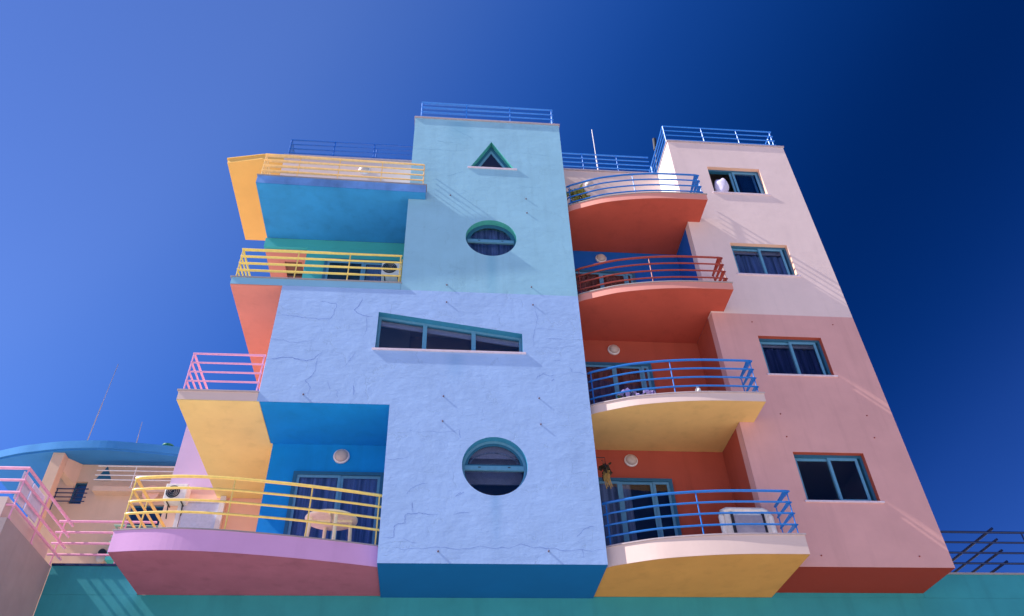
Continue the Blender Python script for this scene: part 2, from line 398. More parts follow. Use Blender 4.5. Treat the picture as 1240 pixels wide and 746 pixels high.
def curtain(mb, x0, x1, y, z0, z1, waves=9, amp=.03, seed=0):
    rnd = random.Random(seed); n = waves * 6; V = []; Fc = []
    ph = rnd.random() * 6
    for i in range(n + 1):
        t = i / n; x = x0 + (x1 - x0) * t
        d = amp * math.sin(t * waves * 2 * math.pi + ph) + amp * .6 * math.sin(t * waves * 3.7 + ph * 2)
        V += [(x, y + d, z0), (x, y + d * .7, z1)]
    for i in range(n): Fc.append((2 * i, 2 * i + 2, 2 * i + 3, 2 * i + 1))
    return mb.add(V, Fc)

# ------------------------------------------------------------------ ground
GZ = -1.6
g = mesh_from('ground', [(-4000, -4000, GZ), (4000, -4000, GZ), (4000, 4000, GZ), (-4000, 4000, GZ)], [(0, 1, 2, 3)])
go = link('ground', g, 'paving'); go['kind'] = 'structure'

# ------------------------------------------------------------------ the painted apartment building
B = thing('apartment_building', 'multicoloured block of flats with a blue central tower and curved balconies', 'apartment building', (0, 3, GZ))
SB = [5.46, 8.62, 11.63, 14.65]                             # undersides of the four balcony levels
ROOF = 17.98
BK = 1.54                                                    # recess back walls

# --- central tower
TL, TR = -1.0, 2.95
MID = 11.64
tri_o = [(.51, 16.0), (1.65, 16.0), (1.07, 17.09)]
rnd1 = circle(1.02, 13.41, .605, .605)
rnd2 = circle(1.02, 7.32, .615, .615)
trap = [(-1.42, 9.99), (1.65, 9.99), (1.65, 10.50), (-1.42, 10.98)]
wall_with_holes('upper_tower_wall', [(TL, MID), (TR, MID), (TR, ROOF), (TL, ROOF)], [tri_o, rnd1], 0, .25, ['cyan_render', 'reveal_teal'], B, 'pale cyan upper front of the central tower')
wall_with_holes('lower_tower_wall', [(-3.55, 8.62), (-1.02, 8.62), (TL, 5.43), (TR, 5.43), (TR, MID), (-3.55, MID)],
                [rnd2, trap], 0, .25, ['periwinkle_render', 'reveal_blue'], B, 'periwinkle cracked lower front of the central tower')
box('tower_underside', TL + .003, TR - .003, .004, BK, 5.424, 5.428, 'tower_underside_blue', B, 'dark blue underside of the tower')
box('tower_side_wall', TL + .003, TL + .2, .25, BK, 5.53, SB[1] - .01, 'periwinkle_render', B)
box('tower_side_wall', TL + .003, TL + .2, .25, BK, MID, ROOF - .003, 'cyan_render', B)
box('tower_side_wall', TR - .2, TR - .003, .25, BK, 5.53, MID - .003, 'periwinkle_render', B)
box('tower_side_wall', TR - .2, TR - .003, .25, BK, MID, ROOF - .003, 'cyan_render', B)
box('tower_roof', TL + .2, TR - .2, .25, BK, ROOF - .3, ROOF - .1, 'coping_grey', B)
box('tower_floor', TL + .2, TR - .2, .25, BK, 5.45, 5.55, 'cream_render', B)
for z in (8.75, 14.6):
    box('tower_floor', TL + .2, TR - .2, .25, BK, z, z + .2, 'cream_render', B)
box('tower_floor', TL + .2, TR - .2, .25, BK, 11.55, 11.75, 'cream_render', B)
box('tower_coping', TL - .025, TR + .025, -.028, BK, ROOF, ROOF + .055, 'coping_stone', B)

# --- core behind the recesses
prism('core_wall', [(-3.46, BK + .1), (6.2, BK + .1), (6.2, 9), (-4.6, 9), (-4.6, 4.1), (-3.46, 4.1)], GZ, 14.3, 'peach_render', B)
prism('core_wall', [(-4.6, BK + .1), (6.2, BK + .1), (6.2, 9), (-4.6, 9)], 14.37, ROOF - .2, 'peach_render', B)
def backwall(name, x0, x1, z0, z1, mat, lab): box(name, x0, x1, BK, BK + .1, z0, z1, mat, B, lab)
backwall('back_wall', -3.46, TL, 5.5, SB[1], 'deep_blue_render', 'deep blue wall behind the lowest left balcony')
backwall('back_wall', -3.55, TL, SB[2], 14.35, 'teal_render', 'teal wall behind the yellow railed balcony')
backwall('lintel', -4.65, TL, 14.353, SB[3], 'teal_render', None)
backwall('back_wall', -4.7, TL, SB[3] + .25, ROOF, 'cream_render', 'peach wall behind the top left balcony')
backwall('back_wall', TR, 6.11, 5.5, SB[1], 'terracotta_render', 'terracotta wall behind the lowest right balcony')
backwall('back_wall', TR, 6.11, SB[1], SB[2], 'terracotta_render', 'terracotta wall behind the second right balcony')
backwall('back_wall', TR, 6.11, SB[2], SB[3], 'royal_blue_render', 'royal blue wall behind the red railed balcony')
backwall('back_wall', TR, 6.11, SB[3], ROOF, 'cream_render', 'peach wall behind the top right balcony')
box('roof_edge', -4.72, TL - .004, BK - .03, BK + .3, ROOF + .001, ROOF + .06, 'coping_stone', B)
box('roof_edge', TR + .004, 6.09, BK - .03, BK + .3, ROOF + .001, ROOF + .06, 'coping_stone', B)

# --- room behind the left part of the lower tower wall, and its underside
box('left_room', -3.547, -1.6, .25, BK, SB[1] + .02, MID - .05, 'periwinkle_render', B)
box('left_room', -1.6, TL + .2, 1.3, BK, SB[1] + .02, MID - .05, 'cream_render', B)
box('left_room_underside', -3.5, TL - .024, .004, BK, SB[1] - .009, SB[1] - .004, 'deep_blue_render', B, 'blue ceiling over the lowest left balcony')

# --- upper left porch: salmon ceiling with a square opening in it
cz = 14.352
V_ = [(-4.63, BK + .1), (-3.47, BK + .1), (-3.47, 4.0), (-4.63, 4.0)]; hx0, hx1, hy0, hy1 = -4.2, -3.75, 2.05, 3.5
pcl = MB()
for (xa, xb, ya, yb) in ((-4.63, -3.47, BK + .101, hy0), (-4.63, -3.47, hy1, 4.0), (-4.63, hx0, hy0, hy1), (hx1, -3.47, hy0, hy1)): pcl.box(xa, xb, ya, yb, cz - .03, cz + .015)
pcl = pcl.build('porch_ceiling', 'salmon_render', B, 'salmon ceiling of the upper left porch')
for y in (2.55, 3.0): MB().box(hx0, hx1, y, y + .06, cz - .02, cz + .012).build('bar', 'black_metal', pcl)
box('opening_back', hx0, hx1, hy0, hy1, cz + .013, cz + .017, 'brown_render', pcl)
# --- rear wing on the left
box('rear_wing_wall', -6.18, -3.47, 4.0, 9, GZ, 8.85, 'peach_render', B, 'peach lower wall of the rear wing')
box('rear_wing_wall', -6.18, -4.61, 3.985, 9, 8.853, 10.9, 'lilac_render', B, 'lilac upper wall of the rear wing')
dw = box('rear_door', -5.74, -4.95, 3.93, 3.995, 6.0, 8.45, 'panel_white', B, 'white door behind the lowest left balcony')
box('frame', -5.84, -5.75, 3.9, 3.99, 6.0, 8.52, 'frame_white', dw); box('frame', -4.94, -4.82, 3.86, 3.99, 6.0, 8.6, 'frame_white', dw)
box('frame', -5.74, -4.95, 3.91, 3.99, 8.46, 8.52, 'frame_white', dw)

# --- right block
RL, RR, RY = 6.11, 9.51, .33
RM = 11.585
zs = [6.87 + 3 * k for k in range(4)]
def wrect(k): return [(7.06, zs[k]), (8.54, zs[k]), (8.54, zs[k] + 1.07), (7.06, zs[k] + 1.07)]
wall_with_holes('upper_right_wall', [(RL, RM), (RR, RM), (RR, ROOF), (RL, ROOF)], [wrect(2), wrect(3)], RY, RY + .25, ['pale_pink_render', 'peach_render'], B, 'pale pink upper front of the right block')  # peach on the window reveals: warm bounced light put into their colour
wall_with_holes('lower_right_wall', [(RL, 5.56), (RR, 5.56), (RR, RM), (RL, RM)], [wrect(0), wrect(1)], RY, RY + .25, ['dusty_pink_render', 'terracotta_render'], B, 'dusty pink lower front of the right block')
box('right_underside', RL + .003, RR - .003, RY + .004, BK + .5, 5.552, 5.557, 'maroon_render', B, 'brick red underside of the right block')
box('right_side_wall', RL + .001, RL + .2, RY + .25, 9, 5.66, SB[2], 'terracotta_render', B)
box('right_side_wall', RL + .001, RL + .2, RY + .25, 9, SB[2], SB[3], 'royal_blue_render', B)
box('right_side_wall', RL + .001, RL + .2, RY + .25, 9, SB[3], ROOF - .003, 'white_render', B, 'white side wall of the right block above the top balcony')
box('right_side_wall', RR - .2, RR - .001, RY + .25, 9, 5.66, ROOF - .003, 'pale_pink_render', B)
box('right_back_wall', RL + .2, RR - .2, 8.8, 9, 5.66, ROOF - .01, 'pale_pink_render', B)
box('right_roof', RL + .2, RR - .2, RY + .25, 8.8, ROOF - .3, ROOF - .1, 'coping_grey', B)
for z in (5.4, 8.3, 11.3, 14.3): box('right_floor', RL + .2, RR - .2, RY + .25, 8.8, z + .18, z + .2 + .08, 'cream_render', B)
box('right_coping', RL - .02, RR + .025, RY - .026, RY + .3, ROOF, ROOF + .055, 'coping_stone', B)
box('right_coping', RL - .02, RL + .28, RY + .3, 6, ROOF, ROOF + .053, 'coping_stone', B)

# --- right balconies (curved fronts)
RC = [(2.96, .22), (3.08, .13), (3.3, .03), (3.8, -.17), (4.3, -.29), (4.8, -.37), (5.3, -.415), (5.9, -.43), (6.42, -.43)]
def smooth_curve(pts, n=28):
    """Catmull-Rom through the points"""
    P = [Vector(p) for p in pts]; P = [P[0] * 2 - P[1]] + P + [P[-1] * 2 - P[-2]]; out = []
    m = len(P) - 3
    for i in range(n + 1):
        s_ = i / n * m; k = min(int(s_), m - 1); u = s_ - k
        p0, p1, p2, p3 = P[k:k + 4]
        q = .5 * ((2 * p1) + (p2 - p0) * u + (2 * p0 - 5 * p1 + 4 * p2 - p3) * u * u + (3 * p1 - p0 - 3 * p2 + p3) * u ** 3)
        out.append((q.x, q.y))
    return out
RCs = smooth_curve(RC, 40)
def offset(c, d):                                            # move a left-to-right front curve outwards (towards -y)
    out = []
    for i, p in enumerate(c):
        a_, b_ = Vector(c[max(i - 1, 0)]), Vector(c[min(i + 1, len(c) - 1)]); t_ = (b_ - a_).normalized()
        out.append((p[0] + t_.y * d, p[1] - t_.x * d))
    return out
def lerp_curve(c, x):
    for (x0, y0), (x1, y1) in zip(c, c[1:]):
        if x0 <= x <= x1: return y0 + (y1 - y0) * (x - x0) / (x1 - x0)
    return c[-1][1]
def add_bar_set(name, parent, mat, paths, zs_, r_top, r_bar, posts, zb, rp, top_label, post_mat=None):
    """handrail as the part; the lower rails and the posts as its pieces. paths: list of xy polylines joined as one bent rail"""
    top = MB().tube([(x, y, zs_[0]) for x, y in paths], r_top).build('railing', mat, parent, top_label, smooth=True)
    for z in zs_[1:]:
        MB().tube([(x, y, z) for x, y in paths], r_bar).build('rail', mat, top, smooth=True)
    for (x, y) in posts:
        MB().tube([(x, y, zb), (x, y, zs_[0])], rp, 6).tube([(x, y, zb), (x, y, zb + .022)], rp * 2.6, 8).build('post', post_mat or mat, top, smooth=True)
    return top
fascia_m = ['cream_render', 'cream_render', 'rose_render', 'rose_render']
soffit_m = ['ochre_render', 'tan_render', 'brick_red_render', 'brick_red_render']
rail_m = ['rail_blue', 'rail_blue', 'rail_red', 'rail_blue']
words = [('lowest right balcony with ochre underside', 'blue railing of the lowest right balcony'),
         ('second right balcony with ochre underside', 'blue railing of the second right balcony'),
         ('third right balcony with brick red underside', 'red railing of the third right balcony'),
         ('top right balcony with brick red underside', 'blue railing of the top right balcony')]
for k in range(4):
    z0 = SB[k]; zt = z0 + (.195 if k else .355)
    cap_z = zt + .025
    # body: fascia strip and slab
    back = [(6.42, RY - .002), (RL - .002, RY - .002), (RL - .002, BK - .002), (TR + .003, BK - .002), (TR + .003, .26)]
    slab = prism('balcony', RCs + back, z0 + .006, zt, fascia_m[k], B, words[k][0])
    if k == 0: MB().box(6.1, 6.42, RY + .003, BK - .002, z0 + .006, 5.549).build('slab_return', fascia_m[k], slab)
    inner = [(x, y) for x, y in offset(RCs, -.006)]
    inner[-1] = (6.414, inner[-1][1])
    prism('underside', inner + ([(6.414, BK - .004)] if k == 0 else [(6.414, RY - .004), (RL - .004, RY - .004), (RL - .004, BK - .004)]) + [(TR + .006, BK - .004), (TR + .006, .27)], z0 - .004, z0 + .003, soffit_m[k], slab)
    co = offset(RCs, .021)
    prism('coping', co[1:] + [(6.44, co[-1][1]), (6.44, RY - .003), (6.3, RY - .003), (6.3, RCs[-1][1] + .2)] + [(x, y + .2) for x, y in RCs[1:]][::-1], zt + .001, cap_z, 'coping_stone' if k < 2 else 'coping_grey', slab)
    rc = [p for p in offset(RCs, -.08) if p[0] > 3.03]; rc[-1] = (6.35, rc[-1][1])
    path = rc + [(6.352, RY - .06)]
    zz = [(6.7, 9.69, 12.7, 15.69)[k] - .218 * j for j in range(4)]
    xs = (3.09, 4.66, 6.35)
    posts = [(x, lerp_curve(rc, x) if x < 6.34 else rc[-1][1]) for x in xs] + [(6.352, RY - .1)]
    add_bar_set('railing', B, rail_m[k], path, zz, .025, .019, posts, cap_z - .005, .013, words[k][1])
# --- things inside the right recesses: sliding doors and round lamps
def sliding_door(x0, x1, z0, z1, y, splits, cur, lab, frame='frame_teal_dark', leaf='frame_teal', seed=1, gap=None):
    d = .0
    fr = MB(); f = .07
    fr.box(x0, x0 + f, y - .02, y + .06, z0, z1); fr.box(x1 - f, x1, y - .02, y + .06, z0, z1)
    fr.box(x0 + f, x1 - f, y - .02, y + .06, z1 - f, z1); fr.box(x0 + f, x1 - f, y - .02, y + .06, z0, z0 + .05)
    o = fr.build('glass_door', frame, B, lab)
    edges = [x0 + f] + list(splits) + [x1 - f]
    for i in range(len(edges) - 1):
        a_, b_ = edges[i], edges[i + 1]; yy = y + (.004 if i % 2 == 0 else .024); s_ = .055
        lf = MB(); lf.box(a_, a_ + s_, yy, yy + .018, z0 + .05, z1 - f); lf.box(b_ - s_, b_, yy, yy + .018, z0 + .05, z1 - f)
        lf.box(a_ + s_, b_ - s_, yy, yy + .018, z1 - f - s_, z1 - f); lf.box(a_ + s_, b_ - s_, yy, yy + .018, z0 + .05, z0 + .05 + s_)
        lf.build('leaf', leaf, o)
        MB().box(a_ + s_, b_ - s_, yy + .007, yy + .011, z0 + .05 + s_, z1 - f - s_).build('pane', 'window_glass', o)
    if cur:
        c = MB(); xa, xb = (x0 + f, x1 - f) if gap is None else gap
        curtain(c, xa, xb, y + .062, z0 + .06, z1 - f - .01, int((xb - xa) * 8), .012, seed)
        c.build('curtain', cur, o)
    return o
def round_lamp(x, z, y, r, lab):
    o = MB().lathe([(r, 0), (r, .03), (r * .86, .045)], (x, y, z), 'y').build('wall_lamp', 'frame_white', B, lab, smooth=True)
    MB().lathe([(r * .84, .046), (r * .8, .07), (r * .6, .1), (r * .3, .115), (r * .02, .118)], (x, y, z), 'y').build('lamp_shade', 'lamp_white', o, smooth=True)
    return o
# doors stand proud of a dark sheet on the back wall, coloured as the unlit room
def door_unit(x0, x1, z0, z1, splits, cur, lab, seed=1, gap=None):
    box('unlit_room_sheet', x0, x1, BK - .004, BK + .02, z0, z1, 'room_dark', B)
    return sliding_door(x0, x1, z0, z1, BK - .085, splits, cur, lab, seed=seed, gap=gap)
door_unit(3.0, 4.84, 5.86, 7.9, (3.72, 4.42), 'curtain_white', 'teal framed sliding door on the lowest right balcony', 3, (3.08, 3.95))
door_unit(3.0, 4.84, 8.98, 10.9, (3.95, 4.6), 'curtain_brown', 'teal framed sliding door with reddish curtains on the second right balcony', 4)
door_unit(3.0, 4.84, 11.99, 13.87, (3.95, 4.6), 'curtain_brown', 'teal framed sliding door on the red railed balcony', 5)
for k, (x, z) in enumerate([(4.05, 8.36), (4.02, 11.34), (4.03, 14.38), (4.02, 17.35)]):
    round_lamp(x, z, BK - .003, .145, ['lowest', 'second', 'third', 'topmost'][k] + ' round lamp behind the right balconies')

# --- left balconies
# lowest: orchid, curved
L1 = smooth_curve([(-5.3, -.27), (-4.75, -.345), (-4.27, -.37), (-3.7, -.33), (-3.16, -.25), (-2.55, -.14), (-2.02, -.02), (-1.5, .11), (TL - .003, .25)], 36)
z0, zt = SB[0], 5.83
slab = prism('balcony', L1 + [(TL - .003, BK - .002), (-3.46, BK - .002), (-5.3, BK - .002)], z0 + .006, zt, 'orchid_render', B, 'orchid pink curved lowest left balcony')
inn = offset(L1, -.006); inn[0] = (-5.294, inn[0][1]); inn[-1] = (TL - .006, inn[-1][1])
prism('underside', inn + [(TL - .006, BK - .004), (-5.294, BK - .004)], z0 - .004, z0 + .003, 'plum_render', slab)
prism('terrace_floor', [(-5.3, BK), (-3.462, BK), (-3.462, 3.98), (-5.3, 3.98)], 5.6, zt - .01, 'coping_grey', slab)
co = offset(L1, .011)
prism('coping', [(-5.32, co[0][1])] + co[1:] + [(x, y + .2) for x, y in L1][::-1] + [(-5.1, BK), (-5.32, BK)], zt + .001, zt + .022, 'coping_grey', slab)
lc = offset(L1, -.07); lc = [p for p in lc if p[0] < -1.02]; lc[0] = (-5.23, lc[0][1])
path = [(-5.23, 1.9)] + [(-5.232, .8)] + lc
posts = [(-5.23, .55), (-5.23, lc[0][1]), (-3.55, lerp_curve(lc, -3.55)), (-2.25, lerp_curve(lc, -2.25)), (-1.08, lerp_curve(lc, -1.08)), (-5.23, 1.7)]
add_bar_set('railing', B, 'rail_yellow', path, [6.83 - .222 * j for j in range(4)], .029, .022, posts, zt + .01, .014, 'yellow railing of the lowest left balcony')
# second: yellow underside, pink railing
z0, zt = SB[1], 8.82
slab = MB().prism([(-5.05, -.002), (-3.552, -.002), (-3.552, BK - .002), (-3.462, BK - .002), (-3.462, 3.98), (-5.05, 3.98)], z0 + .006, zt).build('balcony', 'cream_render', B, 'second left balcony with a yellow underside')
prism('underside', [(-5.047, .004), (-3.508, .004), (-3.508, BK - .004), (-3.466, BK - .004), (-3.466, 3.976), (-5.047, 3.976)], z0 - .012, z0 + .003, 'yellow_render', slab)
MB().box(-5.08, -3.553, -.028, .18, zt + .001, zt + .028).box(-5.08, -4.9, .181, 3.8, zt + .001, zt + .028).build('coping', 'coping_stone', slab)
path = [(-5.0, 2.6), (-5.0, .08), (-3.6, .08)]
add_bar_set('railing', B, 'rail_pink', path, [9.78 - .222 * j for j in range(4)], .024, .02, [(-5.0, .08), (-5.0, 1.3), (-3.62, .08), (-3.62, .3)], zt + .02, .016, 'pink railing of the second left balcony')
# third: salmon underside, yellow railing
z0, zt = SB[2], 11.83
slab = MB().prism([(-4.66, -.004), (TL - .004, -.004), (TL - .004, BK - .004), (-3.466, BK - .004), (-3.466, 3.98), (-4.66, 3.98)], z0 + .012, zt).build('balcony', 'light_blue_render', B, 'third left balcony with a salmon underside and light blue edge')
prism('underside', [(-4.655, .004), (-3.551, .004), (-3.551, BK - .006), (-3.47, BK - .006), (-3.47, 3.976), (-4.655, 3.976)], z0 - .012, z0 + .009, 'salmon_render', slab)
MB().box(-4.69, TL + .01, -.032, .18, zt + .001, zt + .022).box(-4.69, -4.5, .181, 3.3, zt + .001, zt + .022).build('coping', 'coping_grey', slab)
path = [(-4.59, 2.2), (-4.59, .04), (TL - .03, .04)]
add_bar_set('railing', B, 'rail_yellow', path, [12.72 - .21 * j for j in range(4)], .026, .022, [(-4.59, .04), (-4.59, 1.2), (-3.35, .04), (-2.2, .04), (-1.06, .04), (-1.03, .16)], zt + .015, .015, 'yellow railing of the third left balcony')
# fourth: blue underside, peach railing, runs in front of the tower
z0, zt = SB[3], 14.93
slab = MB().prism([(-4.62, -.29), (-.58, -.225), (-.58, -.004), (TL - .004, -.004), (TL - .004, BK - .003), (-4.62, BK - .003)], z0 + .012, zt).build('balcony', 'periwinkle_trim', B, 'top left balcony with a blue underside')
prism('underside', [(-4.615, -.286), (-.585, -.221), (-.585, -.006), (TL - .008, -.006), (TL - .008, BK - .006), (-4.615, BK - .006)], z0 - .004, z0 + .009, 'sea_blue_render', slab)
MB().prism([(-4.64, -.315), (-.56, -.25), (-.56, -.002), (-.8, -.002), (-.8, -.06), (-4.4, -.12), (-4.4, BK - .01), (-4.64, BK - .01)], zt + .001, zt + .02).build('coping', 'coping_grey', slab)
path = [(-4.56, 1.2), (-4.56, -.24), (-.66, -.18), (-.66, -.03)]
add_bar_set('railing', B, 'rail_peach', path, [15.76 - .2 * j for j in range(4)], .022, .018, [(-4.56, -.24), (-3.72, -.227), (-2.75, -.21), (-1.7, -.195), (-.66, -.18)], zt + .015, .014, 'peach railing of the top left balcony')
round_lamp(-2.42, 17.5, BK - .003, .16, 'round lamp behind the peach railing')
round_lamp(-2.03, 8.33, BK - .003, .165, 'round lamp on the blue wall under the tower corner')
MB().lathe([(.15, 0), (.15, .012), (.12, .014), (.11, .006)], (-5.62, 9.5, 3.984), 'y').build('lamp_plate', 'orchid_render', B, 'faint round wall lamp plate on the lilac wall', smooth=True)  # wall lamp flattened and painted so that it stays dim
door_unit(-2.92, -1.12, 5.86, 7.93, (-1.98,), 'curtain_blue', 'teal framed sliding door on the lowest left balcony', 6)
door_unit(-3.05, -1.1, 11.87, 13.92, (-2.08,), 'curtain_blue', 'teal framed sliding door on the yellow railed balcony', 7, (-2.0, -1.15))

# --- yellow overhanging roof on the left
ov = prism('roof_overhang', [(-4.7, BK + .0), (-5.3, BK + .02), (-6.3, 1.77), (-6.3, 4.8), (-4.7, 4.8)], 17.83, ROOF, 'amber_render', B, 'yellow overhanging roof slab at the top left corner')
prism('roof_edge', [(-4.725, BK - .035), (-5.3, BK - .015), (-6.335, 1.735), (-6.335, 2.2), (-4.725, 2.0)], ROOF + .001, ROOF + .03, 'amber_render', ov)

# --- roof railings
add_bar_set('railing', B, 'rail_deep_blue', [(-4.66, 4.5), (-4.66, 1.7), (-1.05, 1.7)], [18.93 - .2 * j for j in range(4)], .022, .018, [(-4.66, 1.7), (-4.66, 2.3), (-3.4, 1.7), (-2.25, 1.7), (-2.2, 1.9)], 18.0, .018, 'blue roof railing on the left')
add_bar_set('railing', B, 'rail_light_blue', [(-.86, 1.5), (-.86, .3), (2.88, .3), (2.88, 1.5)], [19.12 - .22 * j for j in range(4)], .02, .016, [(-.86, .3), (.4, .3), (1.64, .3), (2.84, .3), (2.88, .5)], 18.0, .018, 'blue roof railing on the tower')
add_bar_set('railing', B, 'rail_light_blue', [(3.0, 1.7), (6.0, 1.7)], [18.98 - .2 * j for j in range(4)], .022, .018, [(3.95, 1.7), (5.0, 1.7)], 18.0, .016, 'blue roof railing between tower and right block')
add_bar_set('railing', B, 'rail_light_blue', [(6.16, 5.5), (6.16, .5), (9.44, .5), (9.44, 3)], [18.94 - .21 * j for j in range(4)], .022, .018, [(6.16, .5), (6.16, 2.0), (7.3, .5), (8.35, .5), (9.38, .5), (9.44, .75)], 18.0, .018, 'blue roof railing on the right block')

# --- windows of the tower
def frame_poly(name, outer, inset, y0, y1, mat, lab):
    c = (sum(p[0] for p in outer) / len(outer), sum(p[1] for p in outer) / len(outer))
    n_ = len(outer); inn_ = []
    A = sum(outer[i][0] * outer[(i + 1) % n_][1] - outer[(i + 1) % n_][0] * outer[i][1] for i in range(n_))
    sg = 1 if A > 0 else -1
    for i in range(n_):
        p0, p1, p2 = Vector(outer[i - 1]), Vector(outer[i]), Vector(outer[(i + 1) % n_])
        d1, d2 = (p1 - p0).normalized(), (p2 - p1).normalized()
        n1, n2 = Vector((-d1.y, d1.x)) * sg, Vector((-d2.y, d2.x)) * sg
        b_ = (n1 + n2); b_ = b_ / max(b_.dot(n1), .2)
        q = p1 + b_ * inset; inn_.append((q.x, q.y))
    mb = ring_y(MB(), outer, inn_, y0, y1)
    return mb.build(name, mat, B, lab), inn_
def pane(poly, y, parent): return MB().prism_y(poly, y, y + .006).build('pane', 'window_glass', parent)
def shrink(poly, d):
    cx = sum(p[0] for p in poly) / len(poly); cz = sum(p[1] for p in poly) / len(poly)
    return [(cx + (x - cx) * (1 - d), cz + (z - cz) * (1 - d)) for x, z in poly]
YF = .15
# triangle
fo, inn_ = frame_poly('triangle_window', shrink(tri_o, .004), .07, YF, YF + .06, 'frame_teal_dark', 'triangular window high on the tower')
pane(inn_, YF + .03, fo)
ring_y(MB(), inn_, shrink(inn_, .22), YF + .012, YF + .05).build('sash', 'frame_teal', fo)
box('sill', .44, 1.72, -.028, YF, 15.955, 15.998, 'sill_stone', fo)
# round windows
for nm, c, rm, cur in (('upper', (1.02, 13.41, .603), 'frame_teal_dark', 1), ('lower', (1.02, 7.32, .613), 'frame_teal', 2)):
    fo, inn_ = frame_poly('round_window', circle(*c[:2], c[2], c[2]), .05, YF, YF + .06, rm, nm + ' round window on the tower')
    r = c[2] - .05
    MB().box(c[0] - r, c[0] + r, YF - .012, YF + .05, c[1] - .02, c[1] + .07).build('crossbar', 'frame_teal', fo)
    up = circle(c[0], c[1], r, r, 24, math.asin(.07 / r), math.pi - math.asin(.07 / r))
    lo = circle(c[0], c[1], r, r, 24, math.pi + math.asin(.02 / r), 2 * math.pi - math.asin(.02 / r))
    pane(up, YF + .02, fo); pane(lo, YF + .035, fo)
    ring_y(MB(), up, [(c[0] + (x - c[0]) * .9, c[1] + .07 + .035 + (z - c[1] - .07) * .82) for x, z in up], YF + .005, YF + .03).build('sash', 'frame_teal_dark', fo)
    for dx in (-.28, .28): MB().box(c[0] + dx - .025, c[0] + dx + .025, YF - .018, YF - .0125, c[1] + .03, c[1] + .045).build('catch', 'black_metal', fo)
    m_ = MB()
    if cur == 1:
        curtain(m_, c[0] - r, c[0] + r, YF + .2, c[1] - r, c[1] + r + .1, 8, .025, 11); m_.build('curtain', 'curtain_blue', fo)
    else:
        m_.box(c[0] - r - .1, c[0] + r + .1, YF + .12, YF + .15, c[1] + .3, c[1] + .75); m_.build('blind', 'blind_mauve', fo)
        MB().box(c[0] - r, c[0] + r, YF + .4, YF + .44, c[1] - .1, c[1] + .5).build('net_curtain', 'blind_mauve', fo)
        MB().tube([(c[0] + .5 * math.cos(q_), YF + .1, c[1] + .05 + .36 * math.sin(q_)) for q_ in [math.pi * i / 20 for i in range(21)]], .012, 6).build('blind_rail', 'curtain_white', fo)
# slanted three-light window
sl = lambda x: 10.98 - (x + 1.42) * (.48 / 3.07)
fo, inn_ = frame_poly('slanted_window', [(-1.418, 9.992), (1.648, 9.992), (1.648, 10.498), (-1.418, 10.978)], .055, YF, YF + .06, 'frame_teal', 'three part slanted window across the tower')
for x in (-.42, .62):
    MB().prism_y([(x - .045, 10.047), (x + .045, 10.047), (x + .045, sl(x + .045) - .05), (x - .045, sl(x - .045) - .05)], YF - .008, YF + .05).build('mullion', 'frame_teal', fo)
for xa, xb in ((-1.363, -.465), (-.375, .575), (.665, 1.593)):
    pl = [(xa, 10.047), (xb, 10.047), (xb, sl(xb) - .055), (xa, sl(xa) - .055)]
    pane(pl, YF + .03, fo)
    MB().prism_y([(xa, sl(xa) - .2), (xb, sl(xb) - .2), (xb, sl(xb) - .02), (xa, sl(xa) - .02)], YF + .06, YF + .09).build('blind', 'blind_mauve', fo)
    MB().prism_y([(xa, sl(xa) - .083), (xb, sl(xb) - .083), (xb, sl(xb) - .055), (xa, sl(xa) - .055)], YF + .012, YF + .04).build('sash', 'frame_teal_dark', fo)
box('sill', -1.48, 1.71, -.032, YF, 9.95, 9.989, 'sill_stone', fo)
# --- windows of the right block
def sash(parent, x0, x1, z0, z1, y, w=.055):
    m_ = MB(); m_.box(x0, x0 + w, y, y + .035, z0, z1).box(x1 - w, x1, y, y + .035, z0, z1)
    m_.box(x0 + w, x1 - w, y, y + .035, z1 - w, z1).box(x0 + w, x1 - w, y, y + .035, z0, z0 + w)
    m_.build('sash', 'frame_teal', parent)
    MB().box(x0 + w, x1 - w, y + .015, y + .02, z0 + w, z1 - w).build('pane', 'window_glass', parent)
order = ['lowest', 'second', 'third', 'topmost']
for k in range(4):
    z = zs[k]; y = RY + .1
    m_ = MB(); x0, x1, z1 = 7.062, 8.538, z + 1.068
    m_.box(x0, x0 + .05, y, y + .1, z + .002, z1).box(x1 - .05, x1, y, y + .1, z + .002, z1).box(x0 + .05, x1 - .05, y, y + .1, z1 - .06, z1).box(x0 + .05, x1 - .05, y, y + .1, z + .002, z + .04)
    fo = m_.build('sliding_window', 'frame_teal_dark', B, order[k] + ' teal framed window of the right block')
    xm = 7.83
    if k < 3: sash(fo, x0 + .05, xm + .03, z + .04, z1 - .06, y + .045)
    else: sash(fo, xm - .12, x1 - .14, z + .04, z1 - .06, y + .045)
    sash(fo, xm - .03 if k < 3 else xm - .05, x1 - .05 - (.06 if k < 3 else 0), z + .04, z1 - .06, y + .005)
    box('sill', 7.01, 8.6, RY - .03, y, z - .032, z - .001, 'sill_stone', fo)
    if k in (1, 2):
        c_ = MB(); curtain(c_, 7.1, 8.5, y + .22, z - .05, z1 - .12, 10, .03, 20 + k); c_.build('curtain', 'curtain_navy' if k == 1 else 'curtain_blue', fo)
        MB().box(7.1, 8.5, y + .13, y + .17, z1 - .13, z1 - .03).build('blind', 'blind_mauve', fo)
    elif k == 3:
        MB().box(8.0, 8.45, y + .13, y + .15, z - .02, z1).build('blind', 'frame_teal_dark', fo)
